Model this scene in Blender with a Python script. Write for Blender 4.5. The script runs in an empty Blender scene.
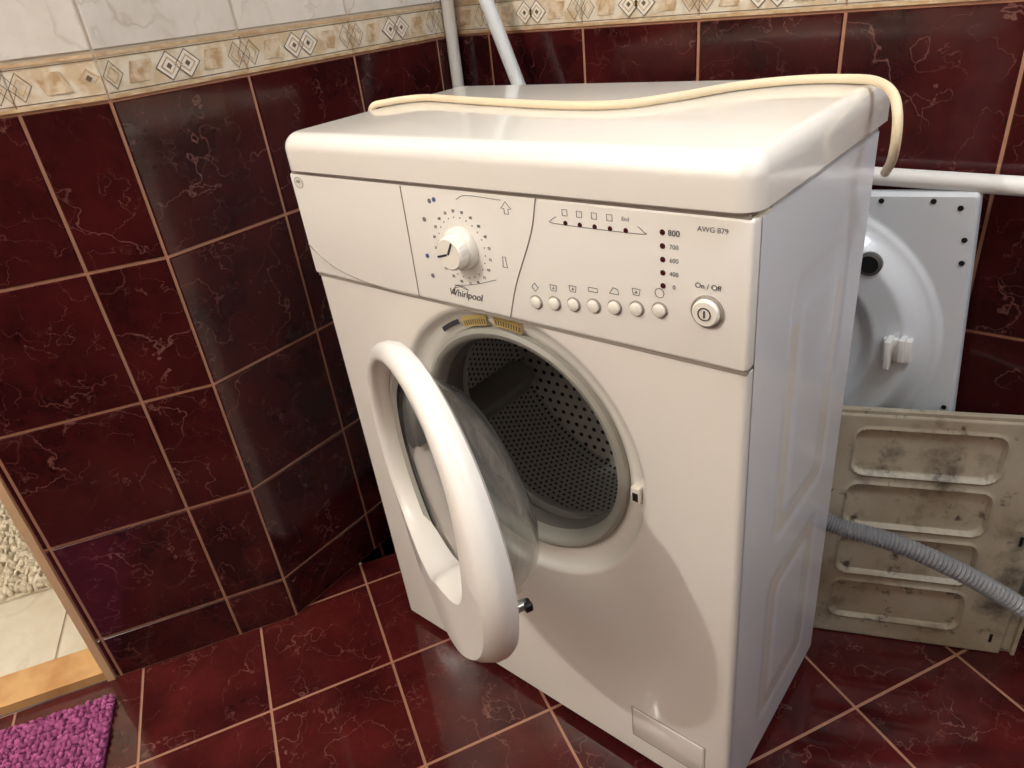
import bpy, bmesh, math, random
from mathutils import Matrix, Vector, Euler
random.seed(7)
scene=bpy.context.scene
col=scene.collection
try:
    scene.view_settings.view_transform='Standard'
    scene.view_settings.look='None'
except Exception: pass

# ------------------------------------------------------------ helpers
def s2l(c): return tuple(((x/255)/12.92 if x/255<=.04045 else ((x/255+.055)/1.055)**2.4) for x in c)
def mat(name,rgb,rough=.4,metal=0.,spec=.5,bump=None,noise=None,emit=None,trans=0.,coat=0.,ior=None):
    m=bpy.data.materials.new(name);m.use_nodes=True;nt=m.node_tree;b=nt.nodes["Principled BSDF"]
    c=s2l(rgb);b.inputs["Base Color"].default_value=(*c,1);b.inputs["Roughness"].default_value=rough
    b.inputs["Metallic"].default_value=metal;b.inputs["Specular IOR Level"].default_value=spec
    b.inputs["Coat Weight"].default_value=coat
    if ior:b.inputs["IOR"].default_value=ior
    b.inputs["Transmission Weight"].default_value=trans
    tc=nt.nodes.new("ShaderNodeTexCoord")
    if noise:
        sc,rgb2,lo,hi=noise
        n=nt.nodes.new("ShaderNodeTexNoise");n.inputs["Scale"].default_value=sc;n.inputs["Detail"].default_value=6
        nt.links.new(tc.outputs["Object"],n.inputs["Vector"])
        r=nt.nodes.new("ShaderNodeMapRange");r.inputs[1].default_value=lo;r.inputs[2].default_value=hi
        nt.links.new(n.outputs["Fac"],r.inputs[0])
        mx=nt.nodes.new("ShaderNodeMix");mx.data_type='RGBA';mx.inputs[6].default_value=(*c,1);mx.inputs[7].default_value=(*s2l(rgb2),1)
        nt.links.new(r.outputs[0],mx.inputs[0]);nt.links.new(mx.outputs[2],b.inputs["Base Color"])
    if bump:
        sc,st=bump
        n=nt.nodes.new("ShaderNodeTexNoise");n.inputs["Scale"].default_value=sc;n.inputs["Detail"].default_value=4
        nt.links.new(tc.outputs["Object"],n.inputs["Vector"])
        bp=nt.nodes.new("ShaderNodeBump");bp.inputs["Strength"].default_value=st;bp.inputs["Distance"].default_value=.002
        nt.links.new(n.outputs["Fac"],bp.inputs["Height"]);nt.links.new(bp.outputs[0],b.inputs["Normal"])
    return m

def tile_mat(name,base,base2,vein,vw=.012,rough=.1,vs=7.,veinamt=.8,bumpst=.12,lo=.42):
    m=bpy.data.materials.new(name);m.use_nodes=True;nt=m.node_tree;b=nt.nodes["Principled BSDF"];L=nt.links.new
    tc=nt.nodes.new("ShaderNodeTexCoord");at=nt.nodes.new("ShaderNodeAttribute");at.attribute_name="rnd"
    sc=nt.nodes.new("ShaderNodeVectorMath");sc.operation='SCALE';sc.inputs[3].default_value=9.;L(at.outputs["Vector"],sc.inputs[0])
    ad=nt.nodes.new("ShaderNodeVectorMath");ad.operation='ADD';L(tc.outputs["Object"],ad.inputs[0]);L(sc.outputs[0],ad.inputs[1])
    n1=nt.nodes.new("ShaderNodeTexNoise");n1.inputs["Scale"].default_value=9;n1.inputs["Detail"].default_value=8;n1.inputs["Roughness"].default_value=.65;L(ad.outputs[0],n1.inputs["Vector"])
    mx=nt.nodes.new("ShaderNodeMix");mx.data_type='RGBA';mx.inputs[6].default_value=(*s2l(base),1);mx.inputs[7].default_value=(*s2l(base2),1)
    r1=nt.nodes.new("ShaderNodeMapRange");r1.inputs[1].default_value=.36;r1.inputs[2].default_value=.64;L(n1.outputs["Fac"],r1.inputs[0]);L(r1.outputs[0],mx.inputs[0])
    prev=mx.outputs[2]
    for k,(s,w,amt) in enumerate([(vs,vw,veinamt),(vs*2.1,vw*1.1,veinamt*.7)]):
        n=nt.nodes.new("ShaderNodeTexNoise");n.inputs["Scale"].default_value=s;n.inputs["Detail"].default_value=5;n.inputs["Roughness"].default_value=.5;n.inputs["Distortion"].default_value=.15
        of=nt.nodes.new("ShaderNodeVectorMath");of.operation='ADD';of.inputs[1].default_value=(k*3.1,k*1.7,k);L(ad.outputs[0],of.inputs[0]);L(of.outputs[0],n.inputs["Vector"])
        su=nt.nodes.new("ShaderNodeMath");su.operation='SUBTRACT';su.inputs[1].default_value=.5;L(n.outputs["Fac"],su.inputs[0])
        ab=nt.nodes.new("ShaderNodeMath");ab.operation='ABSOLUTE';L(su.outputs[0],ab.inputs[0])
        mr=nt.nodes.new("ShaderNodeMapRange");mr.inputs[1].default_value=0;mr.inputs[2].default_value=w;mr.inputs[3].default_value=amt;mr.inputs[4].default_value=0;L(ab.outputs[0],mr.inputs[0])
        nm=nt.nodes.new("ShaderNodeTexNoise");nm.inputs["Scale"].default_value=s*1.3;L(of.outputs[0],nm.inputs["Vector"])
        mm=nt.nodes.new("ShaderNodeMapRange");mm.inputs[1].default_value=lo;mm.inputs[2].default_value=.62;L(nm.outputs["Fac"],mm.inputs[0])
        mu=nt.nodes.new("ShaderNodeMath");mu.operation='MULTIPLY';L(mr.outputs[0],mu.inputs[0]);L(mm.outputs[0],mu.inputs[1])
        m2=nt.nodes.new("ShaderNodeMix");m2.data_type='RGBA';L(mu.outputs[0],m2.inputs[0]);L(prev,m2.inputs[6]);m2.inputs[7].default_value=(*s2l(vein),1)
        prev=m2.outputs[2]
    L(prev,b.inputs["Base Color"]);b.inputs["Roughness"].default_value=rough
    nb=nt.nodes.new("ShaderNodeTexNoise");nb.inputs["Scale"].default_value=22;nb.inputs["Detail"].default_value=2;L(ad.outputs[0],nb.inputs["Vector"])
    bp=nt.nodes.new("ShaderNodeBump");bp.inputs["Strength"].default_value=bumpst;bp.inputs["Distance"].default_value=.004;L(nb.outputs["Fac"],bp.inputs["Height"]);L(bp.outputs[0],b.inputs["Normal"])
    return m

def mk(name,verts,faces,mats,fm=None,parent=None,smooth=None,M=None,rnd=None,uvs=None):
    me=bpy.data.meshes.new(name);me.from_pydata([tuple(v) for v in verts],[],faces)
    if not isinstance(mats,(list,tuple)):mats=[mats]
    for m in mats:me.materials.append(m)
    if fm:
        for p,i in zip(me.polygons,fm):p.material_index=i
    if rnd:
        a=me.attributes.new("rnd",'FLOAT_VECTOR','FACE')
        for i,v in enumerate(rnd):a.data[i].vector=v
    if uvs:
        u=me.uv_layers.new(name="UVMap")
        for li,l in enumerate(me.loops):u.data[li].uv=uvs[l.vertex_index]
    if smooth is not None:
        for p in me.polygons:p.use_smooth=True
        me.set_sharp_from_angle(angle=math.radians(smooth))
    me.update()
    o=bpy.data.objects.new(name,me);col.objects.link(o)
    if parent:o.parent=parent
    if M is not None:o.matrix_local=M
    return o
def fixn(o):
    bm=bmesh.new();bm.from_mesh(o.data);bmesh.ops.recalc_face_normals(bm,faces=bm.faces);bm.to_mesh(o.data);bm.free();return o
def box(name,x0,x1,y0,y1,z0,z1,m,parent=None,bev=0,seg=3,M=None):
    bm=bmesh.new();bmesh.ops.create_cube(bm,size=1)
    for v in bm.verts:
        v.co=Vector(((x0+x1)/2+v.co.x*(x1-x0),(y0+y1)/2+v.co.y*(y1-y0),(z0+z1)/2+v.co.z*(z1-z0)))
    if bev:bmesh.ops.bevel(bm,geom=list(bm.edges),offset=bev,segments=seg,affect='EDGES',profile=.5)
    me=bpy.data.meshes.new(name);bm.to_mesh(me);bm.free();me.materials.append(m)
    for p in me.polygons:p.use_smooth=True
    me.set_sharp_from_angle(angle=math.radians(40))
    o=bpy.data.objects.new(name,me);col.objects.link(o)
    if parent:o.parent=parent
    if M is not None:o.matrix_local=M
    return o
def lathe(name,prof,m,parent=None,M=None,n=96,func=None,uv=None,smooth=40,close=False):
    # around local Y axis; prof (r,y)
    V=[];F=[];U=[];K=len(prof)
    for i in range(n+1 if uv else n):
        a=2*math.pi*i/n
        for k,(r,y) in enumerate(prof):
            if func:r,y=func(a,k,r,y)
            V.append((r*math.cos(a),y,r*math.sin(a)))
            if uv:U.append(uv(a,k,r,y))
    for i in range(n):
        j=i+1 if uv else (i+1)%n
        for k in range(K-1+(1 if close else 0)):
            k2=(k+1)%K
            F.append((i*K+k,i*K+k2,j*K+k2,j*K+k))
    return mk(name,V,F,m,parent=parent,smooth=smooth,M=M,uvs=U if uv else None)
def catmull(P,per=10):
    P=[Vector(p) for p in P];Q=[P[0]*2-P[1]]+P+[P[-1]*2-P[-2]];out=[]
    for i in range(1,len(Q)-2):
        a,b,c,d=Q[i-1:i+3]
        for t in range(per):
            t/=per
            out.append(.5*((2*b)+(-a+c)*t+(2*a-5*b+4*c-d)*t*t+(-a+3*b-3*c+d)*t**3))
    out.append(P[-1]);return out
def tube(name,P,r,m,parent=None,n=12,rf=None,cap=True,M=None):
    V=[];F=[];P=[Vector(p) for p in P]
    t0=(P[1]-P[0]).normalized()
    nrm=t0.orthogonal().normalized()
    for i,p in enumerate(P):
        t=(P[min(i+1,len(P)-1)]-P[max(i-1,0)]).normalized()
        nrm=(nrm-t*nrm.dot(t)).normalized();b=t.cross(nrm)
        rr=rf(i) if rf else r
        for k in range(n):
            a=2*math.pi*k/n;V.append(p+(nrm*math.cos(a)+b*math.sin(a))*rr)
    for i in range(len(P)-1):
        for k in range(n):
            F.append((i*n+k,i*n+(k+1)%n,(i+1)*n+(k+1)%n,(i+1)*n+k))
    if cap:F.append(tuple(range(n))[::-1]);F.append(tuple((len(P)-1)*n+k for k in range(n)))
    return mk(name,V,F,m,parent=parent,smooth=60,M=M)
def empty(name,M=None):
    e=bpy.data.objects.new(name,None);col.objects.link(e);e.empty_display_size=.1
    if M is not None:e.matrix_world=M
    return e
def text(name,s,x,z,size,m,parent,y=-.0006,shear=0,align='CENTER',rot=0,ex=.0001):
    c=bpy.data.curves.new(name,'FONT');c.body=s;c.size=size;c.shear=shear;c.align_x=align;c.align_y='CENTER';c.extrude=ex
    o=bpy.data.objects.new(name,c);col.objects.link(o);c.materials.append(m);o.parent=parent
    o.matrix_local=Matrix.Translation((x,y,z))@Matrix.Rotation(rot,4,'Y')@Matrix.Rotation(math.pi/2,4,'X')
    return o

# ------------------------------------------------------------ materials
M_tile=tile_mat("red_marble_tile",(70,22,22),(46,14,15),(150,104,96),vw=.0058,rough=.11,veinamt=.5,vs=8,lo=.40)
M_ftile=tile_mat("red_marble_floor_tile",(84,28,27),(56,17,18),(150,104,96),vw=.0058,rough=.055,bumpst=.035,veinamt=.5,vs=8,lo=.40)
M_light=tile_mat("pale_marble_tile",(224,218,210),(210,202,192),(170,154,142),vw=.012,rough=.14,vs=5,veinamt=.5,bumpst=.05)
M_grout=mat("grout",(174,126,100),.85,bump=(200,.3))
M_lgrout=mat("grout_light",(190,174,154),.85)
M_cream=mat("border_cream",(226,215,195),.25,noise=(45,(206,184,152),.42,.62))
M_gold=mat("border_gold",(190,156,116),.3,noise=(60,(212,188,154),.4,.65))
M_bwhite=mat("border_white",(236,230,218),.25)
M_bbrown=mat("border_brown",(112,88,68),.4)
M_marb=mat("border_marble",(218,200,174),.25,noise=(70,(188,156,118),.4,.6))
M_white=mat("white_enamel",(242,238,231),.2,coat=.6,bump=(3,.015))
M_white.node_tree.nodes["Principled BSDF"].inputs["Coat Roughness"].default_value=.03
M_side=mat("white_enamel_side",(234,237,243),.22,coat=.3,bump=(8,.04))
M_panelw=mat("white_control_panel",(242,239,233),.32)
M_doorw=mat("white_door_plastic",(244,241,236),.28,coat=.2)
M_seam=mat("seam_grey",(150,142,132),.6)
M_ink=mat("print_grey",(120,118,122),.6)
M_inkd=mat("print_dark",(55,52,60),.5)
M_blue=mat("print_blue",(90,100,150),.5)
M_led=mat("led_dark",(70,20,18),.2)
M_btn=mat("button_cream",(244,240,230),.25,coat=.4)
M_gasket=mat("rubber_grey",(158,156,148),.45,bump=(60,.1))
M_gasketd=mat("rubber_dark",(96,94,90),.5)
M_black=mat("black_plastic",(18,18,18),.4)
M_pipe=mat("white_pvc",(240,238,234),.3)
M_pipe2=mat("grey_pvc",(206,210,212),.3)
M_cable=mat("cream_hose_rubber",(230,212,180),.45)
M_hose=mat("grey_corrugated_plastic",(146,146,148),.45)
M_wood=mat("pale_wood",(200,156,102),.45,noise=(18,(176,126,74),.4,.65))
M_trim=mat("tan_trim",(206,170,132),.5)
M_hallt=tile_mat("hall_tile",(214,206,190),(200,190,170),(170,150,120),vw=.02,rough=.3,vs=4,veinamt=.4,bumpst=.03)
M_ceil=mat("ceiling_white",(240,238,232),.8)
M_plaster=mat("wall_plaster",(222,212,192),.8,bump=(30,.3))
M_pink=mat("pink_chenille",(166,84,134),.9,noise=(120,(140,62,110),.4,.65))
M_wool=mat("cream_wool",(226,216,196),.95,noise=(60,(186,172,150),.4,.7))
M_sheet=mat("white_painted_sheet",(228,233,238),.25,coat=.3)
M_yel=mat("yellow_label",(186,162,100),.5)

def rusty():
    m=bpy.data.materials.new("grimy_beige_metal");m.use_nodes=True;nt=m.node_tree;b=nt.nodes["Principled BSDF"];L=nt.links.new
    tc=nt.nodes.new("ShaderNodeTexCoord")
    prev=None;base=(190,180,160)
    for k,(s,c,lo,hi,a) in enumerate([(5,(158,142,116),.42,.64,.8),(12,(104,82,62),.56,.72,.7),(34,(44,36,30),.58,.67,.85),(5,(56,46,38),.57,.67,.85)]):
        n=nt.nodes.new("ShaderNodeTexNoise");n.inputs["Scale"].default_value=s;n.inputs["Detail"].default_value=8;n.inputs["Roughness"].default_value=.65
        ad=nt.nodes.new("ShaderNodeVectorMath");ad.operation='ADD';ad.inputs[1].default_value=(k*2.3,k,k*4.4);L(tc.outputs["Object"],ad.inputs[0]);L(ad.outputs[0],n.inputs["Vector"])
        r=nt.nodes.new("ShaderNodeMapRange");r.inputs[1].default_value=lo;r.inputs[2].default_value=hi;r.inputs[4].default_value=a;L(n.outputs["Fac"],r.inputs[0])
        mx=nt.nodes.new("ShaderNodeMix");mx.data_type='RGBA';L(r.outputs[0],mx.inputs[0])
        if prev is None:mx.inputs[6].default_value=(*s2l(base),1)
        else:L(prev,mx.inputs[6])
        mx.inputs[7].default_value=(*s2l(c),1);prev=mx.outputs[2]
    L(prev,b.inputs["Base Color"]);b.inputs["Roughness"].default_value=.5
    return m
M_rust=rusty()
def perf(name,hole0=.22,hole1=.28,base=.5):
    m=bpy.data.materials.new(name);m.use_nodes=True;nt=m.node_tree;b=nt.nodes["Principled BSDF"];L=nt.links.new
    uv=nt.nodes.new("ShaderNodeUVMap");sp=nt.nodes.new("ShaderNodeSeparateXYZ");L(uv.outputs[0],sp.inputs[0])
    def mth(op,a,b_=None):
        x=nt.nodes.new("ShaderNodeMath");x.operation=op
        for i,v in enumerate((a,b_)):
            if v is None:continue
            if isinstance(v,(int,float)):x.inputs[i].default_value=v
            else:L(v,x.inputs[i])
        return x.outputs[0]
    row=mth('FLOOR',sp.outputs[1]);odd=mth('MULTIPLY',mth('FLOORED_MODULO',row,2.),.5)
    fx=mth('SUBTRACT',mth('FRACT',mth('ADD',sp.outputs[0],odd)),.5);fy=mth('SUBTRACT',mth('FRACT',sp.outputs[1]),.5)
    d=mth('SQRT',mth('ADD',mth('MULTIPLY',fx,fx),mth('MULTIPLY',fy,fy)))
    h=nt.nodes.new("ShaderNodeMapRange");h.inputs[1].default_value=hole0;h.inputs[2].default_value=hole1;L(d,h.inputs[0])
    mx=nt.nodes.new("ShaderNodeMix");mx.data_type='RGBA';mx.inputs[6].default_value=(.006,.006,.006,1);mx.inputs[7].default_value=(base,base*.97,base*.93,1);L(h.outputs[0],mx.inputs[0]);L(mx.outputs[2],b.inputs["Base Color"])
    L(mth('MULTIPLY',h.outputs[0],.7),b.inputs["Metallic"])
    b.inputs["Roughness"].default_value=.36
    bp=nt.nodes.new("ShaderNodeBump");bp.inputs["Strength"].default_value=.6;bp.inputs["Distance"].default_value=.002;L(h.outputs[0],bp.inputs["Height"]);L(bp.outputs[0],b.inputs["Normal"])
    return m
M_perf=perf("perforated_steel",base=.45)
M_perfb=perf("perforated_steel_back",.20,.25,.8)
M_steel=mat("steel",(190,188,182),.3,metal=.8)
M_dark=mat("tub_dark",(30,29,28),.6)
def glassm():
    m=bpy.data.materials.new("door_glass");m.use_nodes=True;b=m.node_tree.nodes["Principled BSDF"]
    b.inputs["Base Color"].default_value=(.76,.77,.75,1);b.inputs["Roughness"].default_value=.03;b.inputs["Transmission Weight"].default_value=.96;b.inputs["IOR"].default_value=1.35
    return m
M_glass=glassm()

# ------------------------------------------------------------ room shell
PB=Vector((-.181,-.1224,0));aA=math.radians(60.3)
dA=Vector((math.cos(aA),math.sin(aA),0));BACKY=.525
PC=Vector((-.215,BACKY,0));dB=(PC-PB).normalized();LB=(PC-PB).length
CZ=2.45
ROWS=[0,.093,.293,.493,.693,.893]
LROWS=[.948,1.198,1.448,1.698,1.948,2.198,CZ]
G=.0020
def tile_wall(name,o,d,nin,s0,s1,joints,thick=.06,z0=0,z1=CZ):
    """o origin, d direction, nin inward normal; tiles proud of a grout slab"""
    V=[];F=[];fm=[];rn=[]
    def P(s,z,dep):return o+d*s+nin*dep+Vector((0,0,z))
    def quad(a,m,r=(0,0,0)):
        i=len(V);V.extend(a);F.append((i,i+1,i+2,i+3));fm.append(m);rn.append(r)
    def slab(a,b,za,zb):
        c=[P(a,za,0),P(b,za,0),P(b,zb,0),P(a,zb,0)];k=[P(a,za,-thick),P(b,za,-thick),P(b,zb,-thick),P(a,zb,-thick)]
        quad(c,1 if zb<=.95 else 4);quad(k[::-1],5)
        for i in range(4):j=(i+1)%4;quad([c[i],k[i],k[j],c[j]],5)
    js=[s0]+[j for j in joints if s0+.004<j<s1-.004]+[s1]
    slab(s0,s1,0,.9205);slab(s0,s1,.9205,z1)
    def tile(a,b,za,zb,m,h=.0022,g=G):
        a+=g;b-=g;za+=g;zb-=g
        if b-a<.004:return
        r=(random.random()*3,random.random()*3,random.random()*3);e=.0014
        ou=[P(a,za,0),P(b,za,0),P(b,zb,0),P(a,zb,0)];inn=[P(a+e,za+e,h),P(b-e,za+e,h),P(b-e,zb-e,h),P(a+e,zb-e,h)]
        quad(inn,m,r)
        for i in range(4):j=(i+1)%4;quad([ou[i],ou[j],inn[j],inn[i]],m,r)
    for a,b in zip(js,js[1:]):
        for za,zb in zip(ROWS,ROWS[1:]):tile(a,b,za,zb,0)
        for za,zb in zip(LROWS,LROWS[1:]):tile(a,b,za,zb,3,g=.0012)
        tile(a,b,.8945,.9465,2,g=.0006)
    za,zb=.8945,.9465;zm=(za+zb)/2
    def strip(a,b,z_0,z_1,m,h):
        a=max(a,s0+.001);b=min(b,s1-.001)
        if b>a:quad([P(a,z_0,h),P(b,z_0,h),P(b,z_1,h),P(a,z_1,h)],m)
    strip(s0,s1,za+.0005,za+.0045,6,.0032);strip(s0,s1,zb-.0045,zb-.0005,6,.0032)
    strip(s0,s1,za+.0065,za+.0075,8,.0030);strip(s0,s1,zb-.0075,zb-.0065,8,.0030)
    def diamond(c,hw,hh,w,m,h):
        if c-hw<s0 or c+hw>s1:return
        ou=[(c-hw,zm),(c,zm-hh),(c+hw,zm),(c,zm+hh)];k=1-w/hh
        inn=[(c-hw*k,zm),(c,zm-hh*k),(c+hw*k,zm),(c,zm+hh*k)]
        for i in range(4):
            j=(i+1)%4;quad([P(*ou[i],h),P(*ou[j],h),P(*inn[j],h),P(*inn[i],h)],m)
    def dfill(c,hw,hh,m,h):
        if c-hw<s0 or c+hw>s1:return
        quad([P(c-hw,zm,h),P(c,zm-hh,h),P(c+hw,zm,h),P(c,zm+hh,h)],m)
    for j in sorted(set([round(j,4) for j in joints])):
        if j<s0-.11 or j>s1+.11:continue
        for sg in(-1,1):
            diamond(j+sg*.013,.013,.0165,.0014,8,.0035);diamond(j+sg*.013,.008,.010,.0018,6,.0036)
        diamond(j,.010,.0165,.0014,8,.0038)
        c=j+.1
        for off in(-.013,.013):
            dfill(c+off,.018,.017,7,.0032)
            diamond(c+off,.019,.0178,.0017,8,.0035);diamond(c+off,.012,.0112,.0026,6,.0037)
            dfill(c+off,.004,.004,8,.004)
        for off in(.052,-.052):
            if s0<c+off-.018 and c+off+.018<s1:
                quad([P(c+off-.018,zm-.012,.0033),P(c+off+.010,zm-.012,.0033),P(c+off+.018,zm+.012,.0033),P(c+off-.010,zm+.012,.0033)],9)
    return mk(name,V,F,[M_tile,M_grout,M_cream,M_light,M_lgrout,M_plaster,M_gold,M_bwhite,M_bbrown,M_marb],fm=fm,rnd=rn)
J=lambda off,n0,n1:[off+.2*k for k in range(n0,n1)]
nA=Vector((dA.y,-dA.x,0));nB=Vector((dB.y,-dB.x,0))
tile_wall("wall_left",PB,-dA,nA,0,.31,J(-.1,0,4))
tile_wall("wall_corner",PB,dB,nB,0,LB,J(0,0,4))
tile_wall("wall_back",Vector((0,BACKY,0)),Vector((1,0,0)),Vector((0,-1,0)),-.28,1.5,J(.07,-2,9))
tile_wall("wall_right",Vector((1.5,BACKY,0)),Vector((0,-1,0)),Vector((-1,0,0)),0,2.83,J(0,0,16))
tile_wall("wall_front",Vector((1.5,-2.3,0)),Vector((-1,0,0)),Vector((0,1,0)),0,2.95,J(0,0,16))
tile_wall("wall_left_near",PB,-dA,nA,1.12,2.56,J(.1,5,14))
# floor
aF=math.radians(-27.9);t=Vector((math.cos(aF),math.sin(aF)));n=Vector((-t.y,t.x));offn=-.058;offt=.083
def clip(poly,nn,dd):
    out=[]
    for i in range(len(poly)):
        a=poly[i];b=poly[(i+1)%len(poly)];fa=nn.dot(a)-dd;fb=nn.dot(b)-dd
        if fa>=0:out.append(a)
        if (fa>=0)!=(fb>=0):out.append(a+(b-a)*(fa/(fa-fb)))
    return out
V=[];F=[];fm=[];rn=[]
nA2=Vector((nA.x,nA.y));pb2=Vector((PB.x,PB.y))
def addpoly(poly,z,m,r):
    if len(poly)<3:return
    i=len(V);V.extend([(p.x,p.y,z) for p in poly]);F.append(tuple(range(i,i+len(poly))));fm.append(m);rn.append(r)
def region(poly):
    poly=clip(poly,Vector((-1,0)),-1.5);poly=clip(poly,Vector((0,1)),-2.3) if poly else poly
    poly=clip(poly,Vector((0,-1)),-BACKY) if poly else poly
    if not poly:return []
    up=clip(poly,Vector((0,1)),PB.y-.02);up=clip(up,Vector((1,0)),-.23) if up else up
    lo=clip(poly,Vector((0,-1)),-(PB.y-.02));lo=clip(lo,nA2,nA2.dot(pb2)) if lo else lo
    return [p for p in (up,lo) if len(p)>2]
for i in range(-14,14):
    for j in range(-14,14):
        g=.0021;a=offt+.2*i+g;b=offt+.2*(i+1)-g;c=offn+.2*j+g;d=offn+.2*(j+1)-g
        poly=[t*a+n*c,t*b+n*c,t*b+n*d,t*a+n*d];r=(random.random()*3,random.random()*3,random.random()*3)
        for p in region(poly):addpoly(p,0,0,r)
big=[Vector((-3,-3)),Vector((3,-3)),Vector((3,3)),Vector((-3,3))]
for p in region(big):addpoly(p,-.0012,1,(0,0,0))
for p in region(big):addpoly(p[::-1],-.05,1,(0,0,0))
mk("floor",V,F,[M_ftile,M_grout],fm=fm,rnd=rn)
box("ceiling",-3.2,1.6,-2.4,.65,CZ,CZ+.05,M_ceil)
# hall beyond the doorway
V=[];F=[];fm=[];rn=[]
o2=pb2-Vector((nA.x,nA.y))*.075
dd=Vector((-dA.x,-dA.y));nn=-nA2
for i in range(0,6):
    for j in range(-4,10):
        g=.0025;T=.3
        a=j*T+g+.12;b=(j+1)*T-g+.12;c=i*T+g;d=(i+1)*T-g
        poly=[o2+dd*a+nn*c,o2+dd*b+nn*c,o2+dd*b+nn*d,o2+dd*a+nn*d]
        addpoly(poly[::-1],0,0,(random.random()*3,random.random()*3,0))
addpoly([o2+dd*-1.1+nn*0,o2+dd*3.1+nn*0,o2+dd*3.1+nn*1.8,o2+dd*-1.1+nn*1.8][::-1],-.002,1,(0,0,0))
mk("floor_hall",V,F,[M_hallt,M_lgrout],fm=fm,rnd=rn)
def wallstrip(name,a,b,c,d,z0,z1,m):
    dd=-dA;nn=-nA;o3=Vector((o2.x,o2.y,0));V=[]
    for z in(z0,z1):
        for s,q in((a,c),(b,c),(b,d),(a,d)):V.append(o3+dd*s+nn*q+Vector((0,0,z)))
    F=[(3,2,1,0),(4,5,6,7),(0,1,5,4),(1,2,6,5),(2,3,7,6),(3,0,4,7)]
    return fixn(mk(name,V,F,m))
wallstrip("wall_hall",-1.1,3.1,1.8,1.86,0,CZ,M_plaster)
wallstrip("wall_hall_end",-1.16,-1.1,0,1.86,0,CZ,M_plaster)
wallstrip("door_threshold",.322,1.1,-.073,0,0,.018,M_wood)
wallstrip("trim_1",.31,.322,-.079,0,0,2.05,M_trim)
wallstrip("trim_2",1.108,1.12,-.079,0,0,2.05,M_trim)
wallstrip("wall_above_door",.31,1.12,-.07,-.02,2.05,CZ,M_plaster)

# ------------------------------------------------------------ washing machine
W=.595;H=.838;D=.303;ZL=.793;ZP=.658
WMM=Matrix.Rotation(math.radians(.6),4,'X')@Matrix.Rotation(math.radians(-.68),4,'Y')
WM=empty("washing_machine",WMM)
CX,CZD=.311,.480
N=128
zb,zt=.016,ZP-.002
def rect_pt(a,inset):
    x0,x1,z0,z1=inset,W-inset,zb,zt
    dx,dz=math.cos(a),math.sin(a);ts=[]
    if dx>1e-9:ts.append((x1-CX)/dx)
    if dx<-1e-9:ts.append((x0-CX)/dx)
    if dz>1e-9:ts.append((z1-CZD)/dz)
    if dz<-1e-9:ts.append((z0-CZD)/dz)
    k=min(ts);return CX+dx*k,CZD+dz*k
angs=set(2*math.pi*i/N for i in range(N))
cor=[]
for x in(.008,W-.008):
    for z in(zb,zt):cor.append(math.atan2(z-CZD,x-CX)%(2*math.pi))
angs=sorted([a for a in angs if all(abs(a-c)>.02 for c in cor)]+cor);n_=len(angs)
rings=[]
def cring(r,y):rings.append([(CX+r*math.cos(a),y,CZD+r*math.sin(a)) for a in angs])
cring(.148,.024);cring(.153,.017);cring(.162,.0135);cring(.172,.011);cring(.177,.0055);cring(.181,.0012);cring(.186,0)
for inset,y in((.008,0.),(.005,.0006),(.0025,.0018),(.0007,.0045),(0,.008),(0,D*.5),(0,D)):
    ring=[]
    for a in angs:
        x,z=rect_pt(a,.008)
        if x<=.0081:x=inset-.003
        if x>=W-.0081:x=W-inset
        ring.append((x,y,z))
    rings.append(ring)
V=[p for r in rings for p in r];F=[]
for k in range(len(rings)-1):
    for i in range(n_):
        j=(i+1)%n_;F.append((k*n_+i,k*n_+j,(k+1)*n_+j,(k+1)*n_+i))
mk("body_shell",V,F,M_white,parent=WM,smooth=35)
def sd_rr(x,z,cx,cz,hx,hz,r):
    qx=abs(x-cx)-hx+r;qz=abs(z-cz)-hz+r
    return math.hypot(max(qx,0),max(qz,0))+min(max(qx,qz),0)-r
def sstep(a,b,x):
    u=min(max((x-a)/(b-a),0),1);return u*u*(3-2*u)
def sheet(name,u0,u1,v0,v1,nu,nv,f,fn,m,parent=None,M=None):
    V=[];F=[]
    for j in range(nv+1):
        for i in range(nu+1):
            u=u0+(u1-u0)*i/nu;v=v0+(v1-v0)*j/nv;V.append(f(u,v,fn(u,v)))
    for j in range(nv):
        for i in range(nu):
            a=j*(nu+1)+i;F.append((a,a+1,a+nu+2,a+nu+1))
    return mk(name,V,F,m,parent=parent,smooth=50,M=M)
def sidef(y,z):
    h=0
    for (cy,cz,hy,hz) in((.17,.545,.085,.165),(.17,.205,.085,.135)):
        d=sd_rr(y,z,cy,cz,hy,hz,.03);h+=-.0009*(1-sstep(-.014,.0,d))
        d2=sd_rr(y,z,cy,cz,hy-.032,hz-.032,.02);h+=.0009*(1-sstep(-.014,.0,d2))
    return h
sheet("side_panel_right",.010,D,.016,ZL-.004,70,150,lambda y,z,h:(W+.0008+h*.9,y,z),sidef,M_side,parent=WM)
sheet("side_panel_left",.010,D,.016,ZL-.004,30,60,lambda y,z,h:(-.0038-h*.9,y,z),sidef,M_side,parent=WM)
box("rear_panel",.01,W-.01,D-.004,D,.03,.78,M_side,parent=WM)
box("underside",.005,W-.005,.01,D-.005,.016,.02,M_black,parent=WM)
box("control_fascia",-.004,W,-.003,.05,ZP,ZL-.002,M_panelw,parent=WM,bev=.004,seg=4)
box("upper_frame",-.002,W-.0005,.03,D,ZP-.01,ZL,M_side,parent=WM)
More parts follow.
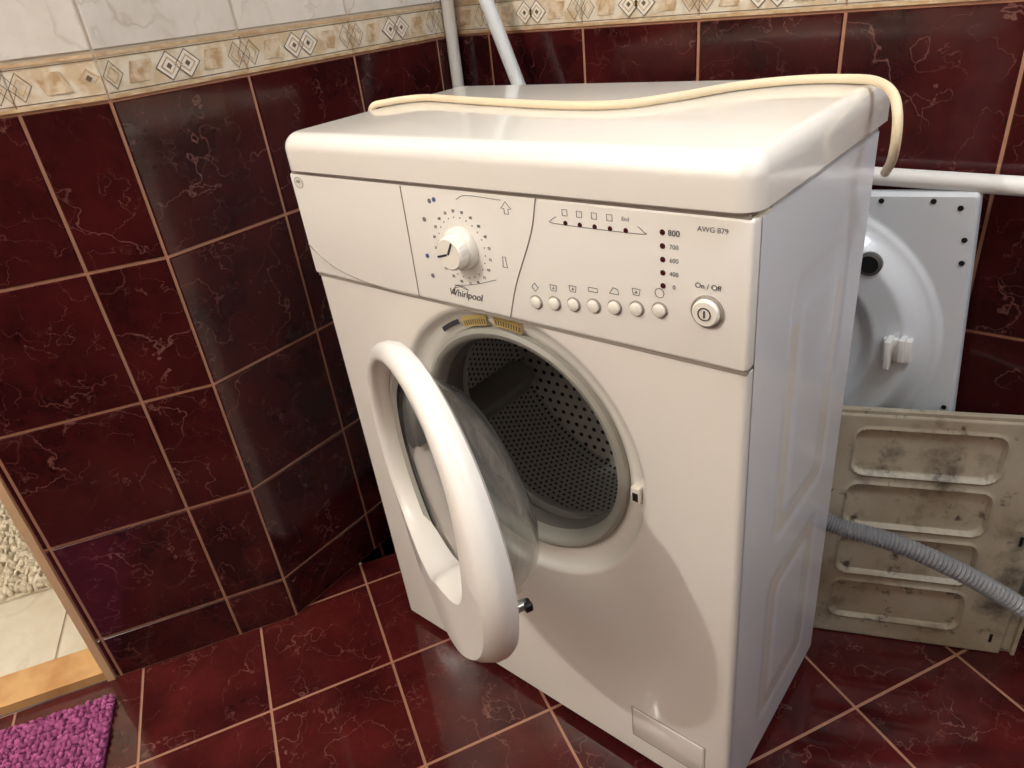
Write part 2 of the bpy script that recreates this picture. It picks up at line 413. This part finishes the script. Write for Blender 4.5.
def lid2():
    x0,x1,y0,y1=-.003,W+.004,-.008,D+.020
    def outline(ins_f,ins_s,ins_b,z):
        a0,a1,b0,b1=x0+ins_s,x1-ins_s,y0+ins_f,y1-ins_b;rf=max(.020-ins_f*.5,.008);rb=.008;P=[]
        for cx,cy,r,st in((a1-rf,b0+rf,rf,-90),(a1-rb,b1-rb,rb,0),(a0+rb,b1-rb,rb,90),(a0+rf,b0+rf,rf,180)):
            for k in range(9):
                an=math.radians(st+90*k/8);P.append((cx+r*math.cos(an),cy+r*math.sin(an),z))
        return P
    R=[outline(.004,.003,.003,ZL),outline(0,0,0,ZL+.003),outline(0,0,0,ZL+.026)]
    hf=H-(ZL+.026)
    for k in range(1,10):
        an=math.radians(90*k/9);z=ZL+.026+hf*math.sin(an);c=1-math.cos(an)
        R.append(outline(.020*c,.013*c,.010*c,z))
    n=len(R[0]);V=[p for r in R for p in r];F=[]
    for k in range(len(R)-1):
        for i in range(n):j=(i+1)%n;F.append((k*n+i,k*n+j,(k+1)*n+j,(k+1)*n+i))
    F.append(tuple((len(R)-1)*n+i for i in range(n)));F.append(tuple(range(n))[::-1])
    mk("lid",V,F,M_white,parent=WM,smooth=40)
lid2()
box("lid_gap",.003,W-.003,-.0025,D,ZL-.003,ZL+.001,M_seam,parent=WM)
FY=-.0032
def line(name,P,r=.0006,m=None,y=FY):
    return tube(name,catmull([(x,y,z) for x,z in P],8),r,m or M_seam,parent=WM,n=6)
line("drawer_seam",[(-.002,.699),(.02,.684),(.05,.671),(.10,.6625),(.15,.6595),(.199,.6592)],.0008)
line("drawer_edge",[(.203,.789),(.201,.72),(.199,.66)],.0007)
line("panel_divider",[(.388,.790),(.378,.755),(.352,.70),(.338,.66)],.0007)
box("fascia_seam",.001,W-.001,-.0012,.02,ZP-.003,ZP+.001,M_seam,parent=WM)
KX,KZ=.282,.729
def tr(x,y,z):return Matrix.Translation((x,y,z))
lathe("knob_skirt",[(0,-.010),(.0205,-.010),(.0225,-.008),(.0235,-.003),(.0235,0)],M_btn,WM,tr(KX,FY+.001,KZ),n=48)
def kf(a,k,r,y):
    return (r*(1+.012*(math.cos(a*24)))if k in(2,3) else r,y)
lathe("knob_cap",[(0,-.022),(.0160,-.022),(.0180,-.020),(.0190,-.010)],M_btn,WM,tr(KX,FY+.001,KZ),n=72,func=kf)
box("knob_pointer",-.0011,.0011,-.0226,-.0215,.002,.0165,M_inkd,WM,M=tr(KX,FY+.001,KZ)@Matrix.Rotation(math.radians(-105),4,'Y'))
box("knob_pointer_tail",-.0011,.0011,-.0226,-.0215,.002,.0165,M_inkd,WM,M=tr(KX,FY+.001,KZ)@Matrix.Rotation(math.radians(30),4,'Y')@tr(0,0,-.002))
V=[];F=[]
for i in range(24):
    a=2*math.pi*i/24+.13;r=.033;cx=KX+r*math.sin(a);cz=KZ+r*math.cos(a);b=len(V);q=.0007
    V+= [(cx-q,FY-.0002,cz-q),(cx+q,FY-.0002,cz-q),(cx+q,FY-.0002,cz+q),(cx-q,FY-.0002,cz+q)];F.append((b,b+1,b+2,b+3))
mk("dial_ticks",V,F,M_inkd,parent=WM)
for i in range(20):
    a=2*math.pi*i/20+.2
    text("dial_number","%d"%random.choice([30,40,60,95,20,15]),KX+.0395*math.sin(a),KZ+.0395*math.cos(a),.0044,M_inkd,WM,y=FY-.0002)
for (x,z,m) in((.252,.778,M_blue),(.245,.776,M_ink),(.232,.755,M_ink),(.226,.713,M_blue),(.229,.690,M_ink)):
    lathe("dial_icon",[(0,-.0003),(.0026,-.0003),(.0026,.0002)],m,WM,tr(x,FY,z),n=12)
line("dial_guide_top",[(.285,.781),(.30,.786),(.345,.785)],.00035,M_ink)
line("dial_guide_bottom",[(.262,.684),(.29,.689),(.325,.700)],.00035,M_ink)
def poly_icon(name,pts,closed=True):
    P=[(x,FY-.0001,z) for x,z in pts]
    if closed:P=P+[P[0]]
    return tube(name,P,.0003,M_inkd,parent=WM,n=5)
poly_icon("icon_house",[(.348,.772),(.353,.772),(.353,.777),(.357,.777),(.3505,.784),(.344,.777),(.348,.777)])
poly_icon("icon_bottle",[(.337,.716),(.343,.716),(.342,.722),(.342,.727),(.338,.727),(.338,.722)])
for k in range(5):
    x=.420+.0158*k;lathe("status_led",[(0,-.0012),(.0018,-.0009),(.0024,0)],M_led,WM,tr(x,FY,.770),n=14)
    poly_icon("status_icon",[(x-.0027,.777),(x+.0027,.777),(x+.0027,.7825),(x-.0027,.7825)]) if k<4 else text("status_text","End",x,.780,.005,M_ink,WM,y=FY-.0002)
line("status_line",[(.410,.775),(.405,.772),(.410,.7685),(.495,.7685),(.500,.771),(.495,.775)],.00035,M_ink)
for k in range(5):
    z=.7725-.0118*k;lathe("speed_led",[(0,-.0012),(.0020,-.0009),(.0026,0)],M_led,WM,tr(.518,FY,z),n=14)
    text("speed_text",["800","700","600","400","0"][k],.5285,z,.0056 if k else .0072,M_inkd if k==0 else M_ink,WM,y=FY-.0002)
text("model_text","AWG 879",.562,.779,.0062,M_ink,WM,y=FY-.0002)
text("logo_text","Whirlpool",.276,.675,.0118,M_inkd,WM,y=FY-.0003,shear=.3)
poly_icon("logo_swirl",[(.258,.672),(.262,.681),(.270,.6835),(.282,.681),(.276,.6845),(.264,.684),(.257,.677)],closed=True)
for k in range(7):
    x=.376+.1385*k/6;z=.6845+.0175*(k/6)
    lathe("button_ring",[(.0076,0),(.0076,-.0012),(.0066,-.0018),(.0064,0)],M_seam,WM,tr(x,FY+.0004,z),n=28)
    lathe("button_cap",[(0,-.0042),(.0048,-.0040),(.0062,-.0030),(.0064,0)],M_btn,WM,tr(x,FY+.0004,z),n=28)
    zz=z+.0160
    ic=[[(x-.004,zz),(x,zz-.0045),(x+.004,zz),(x,zz+.0045)],[(x-.004,zz+.003),(x-.003,zz-.003),(x+.003,zz-.003),(x+.004,zz+.003)],[(x-.004,zz+.003),(x-.003,zz-.003),(x+.003,zz-.003),(x+.004,zz+.003)],[(x-.005,zz-.002),(x+.005,zz-.002),(x+.005,zz+.002),(x-.005,zz+.002)],[(x-.005,zz-.003),(x+.005,zz-.003),(x+.004,zz+.002),(x-.001,zz+.003)],[(x-.004,zz+.003),(x-.003,zz-.003),(x+.003,zz-.003),(x+.004,zz+.003)],[(x+.0045*math.cos(i*.785),zz+.0045*math.sin(i*.785)) for i in range(8)]][k]
    poly_icon("button_icon",ic)
    if k in(1,2,5):poly_icon("button_icon_mark",[(x-.001,zz-.001),(x,zz+.0012),(x+.001,zz-.001)])
text("on_off_text","On / Off",.559,.731,.0066,M_inkd,WM,y=FY-.0002)
lathe("power_ring",[(.0146,0),(.0146,-.002),(.0130,-.003),(.0126,0)],M_seam,WM,tr(.559,FY+.0004,.709),n=40)
lathe("power_button",[(0,-.0065),(.0105,-.0062),(.0121,-.0045),(.0126,0)],M_btn,WM,tr(.559,FY+.0004,.709),n=40)
lathe("power_symbol",[(.0050,-.0066),(.0050,-.0071),(.0059,-.0071),(.0059,-.0066)],M_inkd,WM,tr(.559,FY+.0004,.709),n=32)
box("power_symbol_bar",.5585,.5595,FY-.0071,FY-.006,.706,.712,M_inkd,WM)
lathe("badge",[(0,-.0004),(.0085,-.0004),(.0085,.0002)],M_bwhite,WM,tr(.014,FY+.0002,.780)@Matrix.Scale(.8,4,(0,0,1)),n=28)
lathe("badge_ring",[(.008,-.0006),(.0088,-.0006)],M_ink,WM,tr(.014,FY+.0002,.780)@Matrix.Scale(.8,4,(0,0,1)),n=28)
text("badge_text","AA",.014,.7815,.0062,M_inkd,WM,y=FY-.0006)
for P_ in ([(.461,.112),(.566,.112)],[(.566,.112),(.566,.052)],[(.566,.052),(.461,.052)],[(.461,.052),(.461,.112)]):
    line("filter_flap_seam",[P_[0],((P_[0][0]+P_[1][0])/2,(P_[0][1]+P_[1][1])/2),P_[1]],.0007,y=-.0001)
box("filter_flap",.463,.564,-.0014,.003,.054,.110,M_white,WM,bev=.001)
for x in(.05,W-.05):
    for y in(.05,D-.05):
        lathe("foot",[(0,-.008),(.014,-.008),(.016,0),(.012,.012),(0,.012)],M_black,WM,Matrix.Translation((x,y,.007))@Matrix.Rotation(math.pi/2,4,'X'),n=20)
DM=tr(CX,0,CZD)
lathe("gasket_outer",[(.1525,.018),(.1515,.011),(.147,.008),(.141,.010),(.137,.016),(.1355,.028)],M_gasket,WM,DM)
lathe("gasket_inner",[(.1355,.028),(.132,.034),(.131,.044),(.139,.050),(.145,.058),(.139,.066)],M_gasketd,WM,DM)
lathe("drum_lip",[(.139,.064),(.1375,.068),(.139,.073),(.150,.075),(.222,.076)],M_steel,WM,DM)
lathe("drum_wall",[(.222,.074),(.224,.09),(.224,.255),(.216,.268)],M_perf,WM,DM,uv=lambda a,k,r,y:(a/(2*math.pi)*160,y*112))
lathe("drum_back",[(.216,.268),(.15,.272),(.09,.266),(.03,.262),(.0,.262)],M_perfb,WM,DM,uv=lambda a,k,r,y:(r*math.cos(a)*60,r*math.sin(a)*60))
lathe("tub",[(.2,.012),(.235,.03),(.235,.285),(0,.287)],M_dark,WM,DM)
for k in range(3):
    a0=math.radians(-38+120*k);V=[];F=[]
    prof=[(-.030,0),(-.020,.012),(-.009,.034),(0,.040),(.009,.034),(.020,.012),(.030,0)]
    ys=[.08,.095,.18,.25,.264]
    for yi,y in enumerate(ys):
        sc=.55 if yi in(0,4) else 1
        for tx,hh in prof:
            r=.2235-hh*sc;x=r*math.cos(a0)-tx*math.sin(a0);z=r*math.sin(a0)+tx*math.cos(a0);V.append((x,y,z))
    K=len(prof)
    for i in range(len(ys)-1):
        for j in range(K-1):F.append((i*K+j,i*K+j+1,(i+1)*K+j+1,(i+1)*K+j))
    F.append(tuple(range(K)));F.append(tuple((len(ys)-1)*K+j for j in range(K)))
    mk("drum_lifter",V,F,M_steel,parent=WM,smooth=40,M=DM)
def arc_label(name,a0,a1,r0,r1,m,y):
    V=[];F=[];n=10
    for i in range(n+1):
        a=math.radians(a0+(a1-a0)*i/n)
        for r in(r0,r1):V.append((CX+r*math.cos(a),y,CZD+r*math.sin(a)))
    for i in range(n):F.append((2*i,2*i+1,2*i+3,2*i+2))
    mk(name,V,F,m,parent=WM)
arc_label("sticker_dark",114,126,.162,.168,M_inkd,.0102)
arc_label("sticker_yellow",98,112,.156,.169,M_yel,.0102)
arc_label("sticker_yellow",80,94,.156,.169,M_yel,.0102)
for a in [98.8+i*1.3 for i in range(10)]+[80.8+i*1.3 for i in range(10)]:
    arc_label("barcode_bar",a,a+.5,.158,.164,M_inkd,.0098)
box("latch_plate",.471,.482,.0045,.016,.463,.483,M_bwhite,WM,bev=.001)
box("latch_slot",.4735,.4800,.0040,.010,.466,.477,M_black,WM)
# ---- door
TH=24.0
DR=tr(.3015,-.124,.485)@Matrix.Rotation(math.radians(-TH),4,'Z')
ER=.181
def sg_(x):return 1/(1+math.exp(-x))
def g_(a):
    a=math.degrees(a%(2*math.pi))
    if a>180:a-=360
    return sg_((a+128)/9.)*sg_((30-a)/17.)*(.62+.38*math.exp(-((a+66)/26)**2))
prof=[(.150,.014),(.170,.015),(.178,.011),(ER,.004),(ER,-.004),(.1790,-.009),(.1745,-.0125),(.169,-.0140),(0,-.0140),(1,-.010),(2,-.003),(3,.004),(4,.012)]
def df(a,k,r,y):
    g=g_(a)
    ri=.1585-.078*g
    if k>=8:
        r=[ri+.008,ri+.003,ri+.001,ri,ri][k-8]
    if k in(7,8):y-=.014*g
    if k==9:y-=.012*g
    if k==6:y-=.008*g
    return min(r,.1585) if k==0 else r,y
lathe("door_ring",prof,M_doorw,WM,DR,n=180,func=df,close=True)
lathe("door_window_frame",[(.160,.010),(.145,.006),(.137,.012),(.141,.020),(.160,.015)],M_gasket,WM,DR,n=96,close=True)
bowl=[(.137,.010),(.135,.024),(.129,.040),(.120,.056),(.106,.070),(.086,.080),(.056,.085),(.0,.087)]
def bf(a,k,r,y):
    return r,y*(1-.12*math.sin(a))
b=lathe("door_glass_bowl",bowl,M_glass,WM,DR,n=96,func=bf)
sm=b.modifiers.new("s",'SOLIDIFY');sm.thickness=.004
box("door_latch_hook",.156,.165,.012,.028,-.034,-.025,M_steel,WM,bev=.002,M=DR)
box("door_latch_tip",.158,.169,.022,.030,-.034,-.025,M_black,WM,bev=.0015,M=DR)
box("door_hinge",CX-.200,CX-.150,-.022,.012,.44,.53,M_gasket,WM,bev=.004)

# ------------------------------------------------------------ hose lying on the lid
HT=H+.0048
hp=[(-.011,.150,.795),(-.0108,.150,.822),(-.004,.151,HT-.003),(.010,.163,HT),(.025,.186,HT),(.06,.196,HT),(.15,.176,HT),(.25,.156,HT),(.33,.145,HT),(.39,.152,HT),(.43,.192,HT),(.47,.247,HT),(.52,.276,HT),(.565,.276,HT),(.597,.260,HT),(.618,.240,.836),(.629,.222,.822),(.632,.218,.800),(.628,.230,.778),(.618,.255,.760)]
tube("inlet_hose",[WMM@p for p in catmull(hp,12)],.0044,M_cable,n=14)

# ------------------------------------------------------------ pipes
tube("water_pipe",[(.25,.497,.700),(.9,.497,.698),(1.49,.497,.696)],.0115,M_pipe,n=20)
tube("riser_pipe",[(-.1995,.503,0),(-.1995,.503,1.2),(-.1995,.503,2.44)],.0110,M_pipe,n=20)
tube("drain_pipe",[(.134,.47,.42),(-.0275,.47,.818),(-.160,.47,1.145)],.0115,M_pipe2,n=20)

# ------------------------------------------------------------ removed back cover (white sheet)
al=math.radians(4.7)
MB=tr(.664,.482,.693)@Matrix.Rotation(-al,4,'Y')
def backf(x,z):
    d=math.hypot(x+.223,z+.207)
    h=.024*(1-sstep(.160,.193,d))+.006*(1-sstep(.193,.200,d))
    h-= .012*(1-sstep(.10,.125,d))
    h-= .010*sstep(-.006,0,x)+.010*sstep(-.006,0,z)
    return h
BC=empty("machine_back_cover",MB)
o=sheet("cover_sheet",-.32,0,-.662,0,110,200,lambda x,z,h:(x,-h,z),backf,M_sheet,parent=BC)
o.modifiers.new("s",'SOLIDIFY').thickness=.001
lathe("cover_hole",[(.016,.0),(.016,-.006),(.012,-.008),(.011,0)],M_gasketd,BC,tr(-.112,-.026,-.088),n=32)
lathe("cover_hole_dark",[(0,0),(.0125,0)],M_black,BC,tr(-.112,-.0335,-.088),n=32)
box("cover_clip_base",-.088,-.052,-.036,-.022,-.224,-.190,M_pipe,BC,bev=.002)
box("cover_clip_arm",-.082,-.074,-.054,-.030,-.228,-.186,M_pipe,BC,bev=.002)
box("cover_clip_arm",-.066,-.058,-.049,-.030,-.218,-.184,M_pipe,BC,bev=.002)
for (x,z) in((-.012,-.06),(-.012,-.09),(-.05,-.012),(-.11,-.012),(-.012,-.30),(-.02,-.02)):
    lathe("cover_screw_hole",[(0,0),(.0035,0)],M_black,BC,tr(x,-.0012,z),n=12)

# ------------------------------------------------------------ grimy access panel
pdir=Vector((.917,.398,0)).normalized();pn=Vector((pdir.y,-pdir.x,0))
MP=Matrix(((pdir.x,-pn.x,0,.586),(pdir.y,-pn.y,0,.362),(0,0,1,.002),(0,0,0,1)))@Matrix.Rotation(math.radians(-1.5),4,'X')
def accf(s,z):
    h=0
    for cz in(.351,.259,.167,.075):
        d=sd_rr(s,z,.104,cz,.091,.038,.018);h+=-.006*(1-sstep(-.005,.001,d))
        h+=.0025*(1-sstep(0,.004,abs(d)))
    h-=.006*(1-sstep(0,.004,.262-s)) if s<.262 else .006
    h-=.004*sstep(.408,.413,z)
    return h
AP=empty("access_panel",MP)
o=sheet("panel_sheet",-.012,.278,0,.415,130,190,lambda s,z,h:(s,-h,z),accf,M_rust,parent=AP)
o.modifiers.new("s",'SOLIDIFY').thickness=.0012
box("panel_flange",.274,.279,0,.012,0,.415,M_rust,AP)
box("panel_top_flange",-.012,.279,.002,.012,.411,.416,M_rust,AP)
for z in(.39,.31,.22,.12,.03):
    box("panel_slot",.240,.244,-.0010,.001,z-.008,z+.008,M_black,AP)

# corrugated hose
hp=[(.46,.335,.20),(.55,.322,.256),(.61,.325,.256),(.68,.350,.240),(.76,.378,.204),(.84,.405,.156),(.95,.43,.09),(1.1,.44,.03),(1.3,.40,.02)]
dense=catmull(hp,60)
tube("drain_hose",dense,.013,M_hose,n=16,rf=lambda i:.0120+.0016*math.sin(i*2*math.pi/4.0))

# ------------------------------------------------------------ rugs
def shag(name,origin,e1,e2,L1,L2,sp,r,hgt,m,seed):
    rng=random.Random(seed)
    ico=bmesh.new();bmesh.ops.create_icosphere(ico,subdivisions=1,radius=1);iv=[v.co.copy() for v in ico.verts];iff=[tuple(v.index for v in f.verts) for f in ico.faces];ico.free()
    V=[];F=[]
    nx=int(L1/sp);ny=int(L2/sp)
    for i in range(nx):
        for j in range(ny):
            c=origin+e1*(sp*(i+.5)+rng.uniform(-1,1)*sp*.3)+e2*(sp*(j+.5)+rng.uniform(-1,1)*sp*.3)
            c=Vector((c.x,c.y,.004+hgt*.4))
            R=Euler((rng.uniform(-.7,.7),rng.uniform(-.7,.7),rng.uniform(0,3.1))).to_matrix();b=len(V)
            S=Vector((r*rng.uniform(.8,1.2),r*rng.uniform(1.2,1.9),hgt*rng.uniform(.5,.65)))
            for v in iv:
                p=c+R@Vector((v.x*S.x,v.y*S.y,v.z*S.z));p.z=max(p.z,.001);V.append(p)
            F+= [tuple(b+k for k in f) for f in iff]
    b=len(V)
    for z in(.001,.006):
        for u,w in((0,0),(1,0),(1,1),(0,1)):
            p=origin+e1*L1*u+e2*L2*w;V.append((p.x,p.y,z))
    F+=[(b,b+1,b+2,b+3),(b+4,b+5,b+6,b+7)]+[(b+k,b+(k+1)%4,b+4+(k+1)%4,b+4+k) for k in range(4)]
    return mk(name,V,F,m,smooth=60)
e1=Vector((-.52,-.854,0)).normalized();e2=Vector((-e1.y,e1.x,0))
shag("bath_mat",Vector((-.292,-.410,0)),e1,e2,.60,.40,.0085,.0040,.012,M_pink,3)
hdd=-dA;hnn=-nA
shag("hall_rug",Vector((o2.x,o2.y,0))+hdd*.0+hnn*.23,hdd,hnn,1.1,.7,.012,.0055,.022,M_wool,5)

# ------------------------------------------------------------ lights
def light(name,typ,loc,power,color,size=.1,rot=None):
    l=bpy.data.lights.new(name,typ);l.energy=power;l.color=color
    if typ=='POINT':l.shadow_soft_size=size
    else:l.size=size
    o=bpy.data.objects.new(name,l);col.objects.link(o);o.location=loc
    if rot:o.rotation_euler=rot
    return o
light("ceiling_lamp",'POINT',(-.38,-1.62,2.2),66,(1,.945,.87),.03)
light("cool_fill",'AREA',(1.25,-.1,2.2),14,(.82,.90,1),.4,(0,math.radians(20),0))  # unseen cool fill, added to give the machine's right side its bluish light
light("hall_lamp",'POINT',(-1.6,-.3,2.2),26,(1,.94,.84),.1)
w=bpy.data.worlds.new("w");scene.world=w;w.use_nodes=True;w.node_tree.nodes["Background"].inputs[0].default_value=(.8,.85,1,1);w.node_tree.nodes["Background"].inputs[1].default_value=.1

# ------------------------------------------------------------ camera
cam=bpy.data.cameras.new("camera");cam.sensor_width=36;cam.lens=704.4/1024*36;cam.clip_start=.02
co=bpy.data.objects.new("camera",cam);col.objects.link(co)
co.matrix_world=Matrix.Translation((.7856,-.5123,.9696))@Matrix.Rotation(math.radians(42.78),4,'Z')@Matrix.Rotation(math.radians(60.347),4,'X')@Matrix.Rotation(math.radians(-6.82),4,'Z')
scene.camera=co
